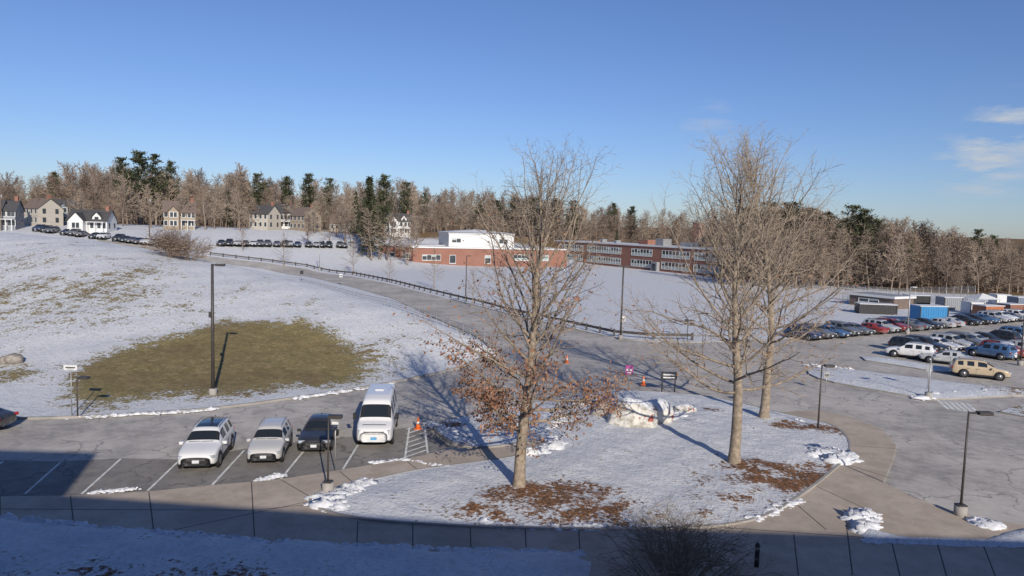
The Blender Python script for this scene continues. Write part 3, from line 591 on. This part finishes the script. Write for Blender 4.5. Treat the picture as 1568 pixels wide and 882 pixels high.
cone(640,657); cone(868,556); cone(985,592,.15)
def hydrant(u,v):
    p=G0(u,v); b=B(); b.tube([(0,0,0),(0,0,.08),(0,0,.081),(0,0,.6),(0,0,.62),(0,0,.75),(0,0,.82)],[.17,.17,.12,.12,.15,.11,.03],M_red,12); b.tube([(-.22,0,.48),(.22,0,.48)],[.06,.06],M_red,8); b.tube([(0,-.2,.45),(0,0,.45)],[.07,.07],M_red,8); b.emit('fire_hydrant',(p[0],p[1],.15))
hydrant(716,545)
p=G0(1158,872); b=B(); b.tube([(0,0,0),(0,0,.85),(0,0,.92),(0,0,.95)],[.09,.09,.06,.01],M_dark,12); b.tube([(0,0,.7),(0,0,.74)],[.1,.1],M_galv,12); b.emit('bollard',(p[0],p[1],.11))
def rock(name,loc,sx,sy,sz,seed,mat):
    import bmesh
    bm=bmesh.new(); bmesh.ops.create_icosphere(bm,subdivisions=4,radius=.9)
    pl=[]
    rr=random.Random(int(seed*10))
    for _ in range(14):
        n=Vector((rr.gauss(0,1),rr.gauss(0,1),rr.gauss(.2,.8))).normalized(); pl.append((n,rr.uniform(.62,.85)))
    for v in bm.verts:
        q=v.co.copy(); d=1+.25*mnoise.noise(q*1.3+Vector((seed,0,0)))
        q=q*d
        for n,c in pl:
            e=q.dot(n)-c
            if e>0: q-=n*e*.85
        q+=q.normalized()*.05*mnoise.noise(q*5+Vector((seed,3,0))); v.co=Vector((q.x*sx,q.y*sy,q.z*sz))
    me=bpy.data.meshes.new(name); bm.to_mesh(me); bm.free(); me.materials.append(mat); me.polygons.foreach_set('use_smooth',[True]*len(me.polygons)); o=bpy.data.objects.new(name,me); sc.collection.objects.link(o); o.location=loc; o.rotation_euler=(0,0,0)
t=NT('painted_rock'); v=t.obj(); n=t.noise(1.6,5,v); c=t.mix(t.rng(n,.40,.50),(.36,.33,.28),(.62,.60,.55)); c=t.mix(t.rng(t.noise(1.3,2,v),.62,.66),c,(.38,.12,.09)); 
gn=t.n('ShaderNodeNewGeometry'); sz_=t.n('ShaderNodeSeparateXYZ'); t.l(gn.outputs['Normal'],sz_.inputs[0]); c=t.mix(t.rng(t.math('ADD',sz_.outputs[2],t.math('MULTIPLY',n,.5)),.90,1.05),c,(.68,.69,.72)); t.bump(n,.6,.1); M_rock=t.fin(c,.85,.15)
M_rock2=plain('fieldstone',(.30,.27,.24),.9,.1,0,.4)
p=G0(968,654); rock('painted_boulder',(p[0],p[1],.5),2.1,1.3,1.55,1.3,M_rock); p=G0(1004,650); rock('painted_boulder',(p[0],p[1],.5),1.25,1.1,1.6,4,M_rock); p=G0(936,642); rock('boulder',(p[0],p[1],.35),1.5,1.1,1.1,2.2,M_rock); p=G0(1048,634); rock('boulder',(p[0],p[1],.25),1.0,.8,.6,6,M_rock)
p=G(20,556); rock('boulder',(p[0],p[1],p[2]+.3),.9,.7,.6,3,M_rock2); p=G(8,557); rock('boulder',(p[0],p[1],p[2]+.2),.6,.5,.5,5,M_rock2)
def rail(name,pix,h,sp,mp,fn,rails,pr,square=False):
    pts=[G(*p,fn=fn) for p in pix]; b=B(); prev=None
    for i in range(len(pts)-1):
        a=Vector(pts[i]); c=Vector(pts[i+1]); L=(c-a).length; n=max(1,int(L/sp))
        for k in range(n+(i==len(pts)-2)):
            q=a.lerp(c,k/n); q.z=zat(q.x,q.y)
            b.box(q.x,q.y,q.z+h/2,pr*2,pr*2,h,mp)
            if prev is not None:
                for zr,hr,mr in rails:
                    b.add([(prev.x,prev.y-.08,prev.z+zr-hr),(q.x,q.y-.08,q.z+zr-hr),(q.x,q.y-.08,q.z+zr+hr),(prev.x,prev.y-.08,prev.z+zr+hr),(prev.x,prev.y-.02,prev.z+zr-hr),(q.x,q.y-.02,q.z+zr-hr),(q.x,q.y-.02,q.z+zr+hr),(prev.x,prev.y-.02,prev.z+zr+hr)],[(0,1,2,3),(4,7,6,5),(3,2,6,7),(0,4,5,1)],mr)
            prev=q
    b.emit(name)
rail('guard_rail',[(322,391),(400,400),(470,409),(540,421),(600,433),(650,446),(690,456),(740,468),(780,479),(860,497),(940,515),(1000,520),(1060,521)],.9,2.6,M_pole,zbg,[(.62,.16,M_pole)],.11)
rail('metal_fence',[(460,434),(520,450),(560,461),(600,470),(650,488),(700,506),(742,524)],1.05,2.0,M_galv,zbg,[(.98,.04,M_galv),(.45,.03,M_galv),(.7,.025,M_galv)],.04)
def upole(u,v,h,arm=True):
    p=G(u,v,fn=zbg); b=B(); b.tube([(0,0,-.2),(0,0,h)],[.16,.11],M_wood,8)
    if arm: b.box(0,0,h-.6,2.4,.1,.12,M_wood); b.tube([(.3,0,h-2.4),(.3,0,h-1.5)],[.2,.2],M_galv,8)
    b.emit('utility_pole',p); return Vector(p)+Vector((0,0,h-.5))
pp=[upole(-60,352,11),upole(2,353,11),upole(229,366,12),upole(515,362,11),upole(684,372,9),upole(730,372,12)]
b=B()
for i in range(len(pp)-1):
    for o_ in(-1,1):
        a=pp[i]+Vector((o_,0,0)); c=pp[i+1]+Vector((o_,0,0)); b.tube([a.lerp(c,k/8)-Vector((0,0,1.2*math.sin(math.pi*k/8))) for k in range(9)],[.02]*9,M_dark,3,False)
b.emit('overhead_wires')
# ---------------------------------------------------------------- buildings
def house(u,v,w,d,h,rz,mw,mr,wing=True,fn=zbg):
    p=G(u,v,fn=fn); e=empty('house'); e.location=p; e.rotation_euler=(0,0,rz)
    def gable(b,x0,x1,y0,y1,z,rh,m,axis):
        o_=.35
        if axis=='x': my=(y0+y1)/2; vs=[(x0-o_,y0-o_,z-.2),(x1+o_,y0-o_,z-.2),(x1+o_,y1+o_,z-.2),(x0-o_,y1+o_,z-.2),(x0-o_,my,z+rh),(x1+o_,my,z+rh)]; fs=[(0,1,5,4),(2,3,4,5)]; g=[(x0,y0,z-.01),(x0,y1,z-.01),(x0,my,z+rh-.2),(x1,y0,z-.01),(x1,y1,z-.01),(x1,my,z+rh-.2)]
        else: mx=(x0+x1)/2; vs=[(x0-o_,y0-o_,z-.2),(x0-o_,y1+o_,z-.2),(x1+o_,y1+o_,z-.2),(x1+o_,y0-o_,z-.2),(mx,y0-o_,z+rh),(mx,y1+o_,z+rh)]; fs=[(0,4,5,1),(2,5,4,3)]; g=[(x0,y0,z-.01),(x1,y0,z-.01),(mx,y0,z+rh-.2),(x0,y1,z-.01),(x1,y1,z-.01),(mx,y1,z+rh-.2)]
        b.add(vs,fs,m); return g
    wb=B();rb=B();gb=B();tb=B()
    wb.bx(-w/2,w/2,-d/2,d/2,-3,h,mw); g=gable(rb,-w/2,w/2,-d/2,d/2,h,d*.42,mr,'x'); wb.add(g,[(0,1,2),(3,4,5)],mw)
    if wing:
        x0,x1=-w*.38,-w*.02; y0=-d/2-2.2; wb.bx(x0,x1,y0,-d/2-.003,-3,h*.98,mw); g=gable(rb,x0,x1,y0,0,h*.98,(x1-x0)*.6,mr,'y'); wb.add(g[:3],[(0,1,2)],mw)
        if wing!=2: g=gable(rb,w*.12,w*.34,-d/2+.3,0,h+.9,1.4,mr,'y'); wb.bx(w*.12,w*.34,-d/2+.3,0,h-.5,h+.9,mw); wb.add(g[:3],[(0,1,2)],mw); gb.bx(w*.18,w*.28,-d/2+.24,-d/2+.297,h+.1,h+1.0,M_glass)
        tb.bx(w*.02,w*.48,-d/2-1.8,-d/2-.005,2.5,2.65,M_white)
        for x in(w*.05,w*.25,w*.45): tb.bx(x-.08,x+.08,-d/2-1.75,-d/2-1.6,-1,2.5,M_white)
        for z in(.9,3.4):
            if z+1.4<h: 
                xm=(x0+x1)/2; gb.bx(xm-.9,xm-.1,y0-.05,y0+.01,z,z+1.4,M_glass); gb.bx(xm+.1,xm+.9,y0-.05,y0+.01,z,z+1.4,M_glass); tb.bx(xm-1.05,xm+1.05,y0-.03,y0-.004,z-.12,z+1.52,M_white)
    xs_=[-w*.44,w*.12,w*.3,w*.43] if wing else [-w*.4,-w*.15,w*.12,w*.38]
    for x in xs_:
        for z in(.9,3.4):
            if z+1.4<h: gb.bx(x-.42,x+.42,-d/2-.05,-d/2+.01,z,z+1.4,M_glass); tb.bx(x-.55,x+.55,-d/2-.03,-d/2-.006,z-.12,z+1.52,M_white)
    for y in(-d*.25,d*.25):
        for s in(-1,1):
            for z in(.9,3.4):
                if z+1.4<h: gb.bx(min(s*w/2,s*(w/2+.05)),max(s*w/2,s*(w/2+.05)),y-.45,y+.45,z,z+1.4,M_glass)
    rb.bx(w*.36,w*.36+.8,-.4,.4,h,h+d*.42+1.0,M_brick)
    for nm,bb in(('walls',wb),('roof',rb),('windows',gb),('trim',tb)):
        if bb.f: bb.emit(nm,parent=e)
for a in [(142,354,10,7,3.0,.15,M_white,M_roofs),(66,345,8,7,4.9,-.5,M_cream,M_roofb,False),(104,343,7,6,4.9,.6,M_blsid,M_roofs,2),(275,350,8.5,8,4.9,.45,M_yel,M_roofb,2),(406,351,7,7,5.0,-.3,M_cream,M_roofs,False),(430,350,8,8,5.6,.15,M_white,M_roofs,2),(468,353,7.5,7,5.0,-.6,M_yel,M_roofb,False),(609,360,9,7,5.2,.2,M_white,M_roofs),(522,354,7,6,2.8,.1,M_cream,M_roofb,False),(8,350,7,7,4.9,.3,M_grey,M_roofs,2)]: house(*a)
house(1028,352,14,9,4.9,.1,M_white,M_roofs,False)
M_roofsnow=plain('roof_membrane',(.60,.61,.63),.8,.2,0,.12,.2)
def wall_block(e,p,q,depth,h,z0,mw=M_brick,wins=None,roofm=None):
    p=Vector(p[:2]);q=Vector(q[:2]); L=(q-p).length; ang=math.atan2(q.y-p.y,q.x-p.x)
    def put(b,nm):
        if b.f: b.emit(nm,(p.x,p.y,z0),ang,parent=e)
    b=B(); b.bx(0,L,0,depth,-4,h,mw); put(b,'walls')
    b=B(); b.bx(-.3,L+.3,-.3,depth+.3,h+.003,h+.40,M_white); b.bx(.3,L-.3,.3,depth-.3,h+.4,h+.45,roofm or M_roofsnow); put(b,'roof')
    gb=B();fb=B();pb=B()
    for (x0,x1,za,zb,panel) in (wins or []):
        gb.bx(x0,x1,-.04,-.003,za,zb,M_glass); n=max(1,int((x1-x0)/1.5))
        for k in range(n+1): x=x0+(x1-x0)*k/n; fb.bx(x-.05,x+.05,-.12,-.045,za,zb,M_white)
        fb.bx(x0-.1,x1+.1,-.16,-.125,za-.2,za,M_white); fb.bx(x0,x1,-.11,-.05,zb-.08,zb+.06,M_white)
        if panel: pb.bx(x0+.02,x1-.02,-.07,-.045,za,za+(zb-za)*panel,M_panel)
        for k in range(n):
            if R.random()<.5: x=x0+(x1-x0)*k/n; pb.bx(x+.06,x+(x1-x0)/n-.06,-.06,-.042,zb-(zb-za)*R.uniform(.15,.5),zb-.1,M_panel)
    put(gb,'windows');put(fb,'window_frames');put(pb,'window_panels')
sch=empty('brick_school_building')
A=G(632,401,fn=zbg); Bq=G0(868,409)
wall_block(sch,A,Bq,26,4.9,min(A[2],.8),wins=[(3,9,1.2,2.8,0),(12,14,0.3,2.8,0),(24,26,.3,2.8,0),(34,40,1.4,3.2,.4),(43,47,1.4,3.2,.4)])
Al=G(598,391,fn=zbg); wall_block(sch,(Al[0]-4,Al[1]+2),(A[0]-.2,A[1]+.5),24,4.6,A[2],wins=[(4,6,1,2.6,0),(9,12,1,2.6,0)])
g1=(A[0]+10,A[1]+11); g2=(A[0]+31,A[1]+18)
wall_block(sch,g1,g2,15,10.0,.3,mw=M_white,wins=[(1,4,7.2,8.6,0),(17,20,7.2,8.6,0)])
b=B(); L=math.hypot(g2[0]-g1[0],g2[1]-g1[1])+.8
b.add([(-.8,-.8,10.45),(L,-.8,10.45),(L,15.8,10.45),(-.8,15.8,10.45),(L/2-.5,7,11.6)],[(0,1,4),(1,2,4),(2,3,4),(3,0,4)],M_roofsnow); b.emit('roof_hip',(g1[0],g1[1],.3),math.atan2(g2[1]-g1[1],g2[0]-g1[0]),parent=sch)
q0=G0(850,399); q1=G0(1133,428); LL=math.hypot(q1[0]-q0[0],q1[1]-q0[1])
wins=[]
for a_,c_ in [(.05,.20),(.23,.44),(.50,.61),(.66,.79),(.81,.93)]: wins.append((a_*LL,c_*LL,1.0,3.2,.45)); wins.append((a_*LL,c_*LL,4.7,6.9,.45))
wall_block(sch,q0,q1,17,7.9,0,wins=wins)
ang=math.atan2(q1[1]-q0[1],q1[0]-q0[0]); b=B()
dvec=Vector((q1[0]-q0[0],q1[1]-q0[1])).normalized(); nvec=Vector((-dvec.y,dvec.x)); s_=ray(1069,360); best=min((abs((q0[0]+dvec.x*x+nvec.x*8)/(q0[1]+dvec.y*x+nvec.y*8)-s_.x/s_.y),x) for x in np.arange(0,LL,.25))[1]
yc=q0[1]+dvec.y*best+nvec.y*8; zt_=topz(1069,340,yc)[0]; best=float(best)
b.bx(best-1.5,best+1.5,7,9.8,8.36,zt_-.3,M_brick); b.bx(best-1.65,best+1.65,6.85,9.95,zt_-.297,zt_,M_kerb)
b.bx(best-5,best+2,5.2,6.8,8.36,9.8,M_grey)
b.bx(LL*.605,LL*.605+4,1.5,5,8.36,10.6,M_galv); b.bx(LL*.46,LL*.46+5,6,10,8.36,10.0,M_brick); b.bx(LL*.25,LL*.25+2,4,6,8.36,9.6,M_galv); b.bx(LL*.34,LL*.34+1.6,4,6,8.36,9.4,M_galv)
b.bx(LL*.62,LL*.62+3,-1.2,-.003,0,3.0,M_grey); b.bx(LL*.62+.6,LL*.62+2.4,-1.25,-1.203,0,2.4,M_glass)
b.emit('chimney_and_units',(q0[0],q0[1],0),ang,parent=sch)
e1=(q1[0]+.3,q1[1]+1.2); wall_block(sch,e1,(e1[0]+11,e1[1]+2),18,6.6,0,wins=[(3,8,1.2,4.8,0)])
yb=empty('service_building'); p=G0(1300,466);q=G0(1368,474); wall_block(yb,p,q,6,1.9,0,mw=M_roofb,wins=[(2,6,.9,1.5,0)],roofm=M_grey)
def container(u,v,L,m,ang,name='shipping_container',h=2.6):
    p=G0(u,v); b=B(); b.bx(-L/2,L/2,-1.2,1.2,.1,h,m)
    for k in range(int(L/.4)): x=-L/2+.2+k*.4; b.bx(x,x+.14,-1.24,-1.203,.25,h-.15,m)
    b.bx(-L/2-.05,L/2+.05,-1.28,1.28,h+.002,h+.12,M_roofsnow); b.bx(L/2-.1,L/2+.06,-1.3,-1.245,.05,h,M_dark); b.bx(-L/2-.06,-L/2+.1,-1.3,-1.245,.05,h,M_dark); b.emit(name,p,ang)
container(1421,493,4.6,M_blue,.1,h=2.5); container(1340,480,6,M_dark,-.1,h=1.6); container(1512,486,4.2,M_orgd,.3,'storage_trailer',2.0); container(1546,482,3.4,M_brick,.3,'storage_trailer',1.9); container(1488,480,2.6,M_white,.1,'storage_shed',2.0); container(1452,474,3.6,M_grey,.1,'storage_shed',2.3); container(1402,468,4,M_dark,.1,'storage_shed',2.0); container(1560,472,3.4,M_blsid,.2,'storage_shed',2.2); container(1530,466,3,M_white,.0,'storage_shed',2.0)
p=G0(1503,472); b=B()
for x in(-2,2):
    for y in(-2,2): b.tube([(x,y,0),(x,y,1.9)],[.05]*2,M_white,6)
b.add([(-2.2,-2.2,1.9),(2.2,-2.2,1.9),(2.2,2.2,1.9),(-2.2,2.2,1.9),(0,0,2.9)],[(0,1,4),(1,2,4),(2,3,4),(3,0,4)],M_white); b.emit('canopy_tent',p)
b=B()
for (ua,va,uc,vc,nn) in [(1375,466,1492,460,70),(1290,460,1375,466,50)]:
    a=Vector(G0(ua,va)); c=Vector(G0(uc,vc)); n=10
    for k in range(n+1):
        q=a.lerp(c,k/n); b.tube([q,q+Vector((0,0,3.2))],[.06]*2,M_galv,5)
    for k in range(10):
        z=.32*k+.2; b.tube([a+Vector((0,0,z)),c+Vector((0,0,z))],[.02]*2,M_galv,3)
    for k in range(nn):
        q=a.lerp(c,k/nn); b.tube([q,q+Vector((0,0,3.1))],[.018]*2,M_galv,3,False)
b.emit('chain_link_fence')
own=empty('campus_building'); ob=B()
fp=[(70,-3),(9,-3),(-75,5.2),(-75,-26),(70,-26)]; n=5; Hh=15.25
ob.add([(x,y,-.5) for x,y in fp]+[(x,y,Hh) for x,y in fp],[(i,i+n,(i+1)%n+n,(i+1)%n) for i in range(n)]+[tuple(range(n,2*n))],M_brick)
ob.bx(-60,-9,-20,-1.2,Hh+.003,18.0,M_brick); ob.emit('walls',parent=own)
wb=B()
for k in range(12):
    for z in(1.2,5,8.8): wb.bx(12+k*4.6,14.6+k*4.6,-3.06,-3.003,z,z+2,M_glass)
wb.emit('windows',parent=own)
# ---------------------------------------------------------------- light & sky
el=math.radians(24); sd_=Vector((.33,-1,0)).normalized(); S=Vector((sd_.x*math.cos(el),sd_.y*math.cos(el),math.sin(el)))
L=bpy.data.lights.new('sun','SUN'); L.energy=4.7; L.angle=math.radians(.5); L.color=(1,.92,.80); lo=bpy.data.objects.new('sun',L); sc.collection.objects.link(lo); lo.rotation_euler=S.to_track_quat('Z','Y').to_euler(); lo.location=(0,-40,60)
w=bpy.data.worlds.new('World'); sc.world=w; w.use_nodes=True; nt=w.node_tree; bg=nt.nodes['Background']; sky=nt.nodes.new('ShaderNodeTexSky'); sky.sky_type='NISHITA'; sky.sun_disc=False; sky.sun_elevation=el; sky.sun_rotation=math.atan2(S.x,S.y); sky.altitude=60; sky.air_density=1.0; sky.dust_density=.3; sky.ozone_density=3.0
tint=nt.nodes.new('ShaderNodeMix'); tint.data_type='RGBA'; tint.blend_type='MULTIPLY'; tint.inputs[0].default_value=1; tint.inputs[7].default_value=(.64,.72,.98,1); nt.links.new(sky.outputs[0],tint.inputs[6])
tc=nt.nodes.new('ShaderNodeTexCoord'); mp=nt.nodes.new('ShaderNodeMapping'); mp.inputs['Scale'].default_value=(11,11,48); mp.inputs['Rotation'].default_value=(0,math.radians(-28),math.radians(30)); nz=nt.nodes.new('ShaderNodeTexNoise'); nz.inputs['Scale'].default_value=1.0; nz.inputs['Detail'].default_value=7; nz.inputs['Roughness'].default_value=.62
nt.links.new(tc.outputs['Generated'],mp.inputs[0]); nt.links.new(mp.outputs[0],nz.inputs['Vector'])
def msk(u,v,deg):
    d=ray(u,v).normalized(); vm=nt.nodes.new('ShaderNodeVectorMath'); vm.operation='DOT_PRODUCT'; nt.links.new(tc.outputs['Generated'],vm.inputs[0]); vm.inputs[1].default_value=d
    mr=nt.nodes.new('ShaderNodeMapRange'); nt.links.new(vm.outputs['Value'],mr.inputs[0]); mr.inputs[1].default_value=math.cos(math.radians(deg)); mr.inputs[2].default_value=1; return mr.outputs[0]
def mth(op,a,b_):
    m=nt.nodes.new('ShaderNodeMath'); m.operation=op
    for i,x in enumerate((a,b_)):
        if isinstance(x,(int,float)): m.inputs[i].default_value=x
        else: nt.links.new(x,m.inputs[i])
    return m.outputs[0]
mm=mth('MAXIMUM',mth('MAXIMUM',msk(1505,245,3.4),msk(1550,195,2.8)),mth('MULTIPLY',msk(1085,195,2.4),.35))
mr=nt.nodes.new('ShaderNodeMapRange'); nt.links.new(nz.outputs['Fac'],mr.inputs[0]); mr.inputs[1].default_value=.47; mr.inputs[2].default_value=.70
cf=mth('MULTIPLY',mth('MULTIPLY',mm,mr.outputs[0]),1.3)
mx=nt.nodes.new('ShaderNodeMix'); mx.data_type='RGBA'; nt.links.new(cf,mx.inputs[0]); nt.links.new(tint.outputs[2],mx.inputs[6]); mx.inputs[7].default_value=(4.6,5.1,5.8,1)
nt.links.new(mx.outputs[2],bg.inputs[0]); bg.inputs[1].default_value=.108
sc.view_settings.view_transform='Standard'; sc.view_settings.look='None'; sc.view_settings.exposure=0
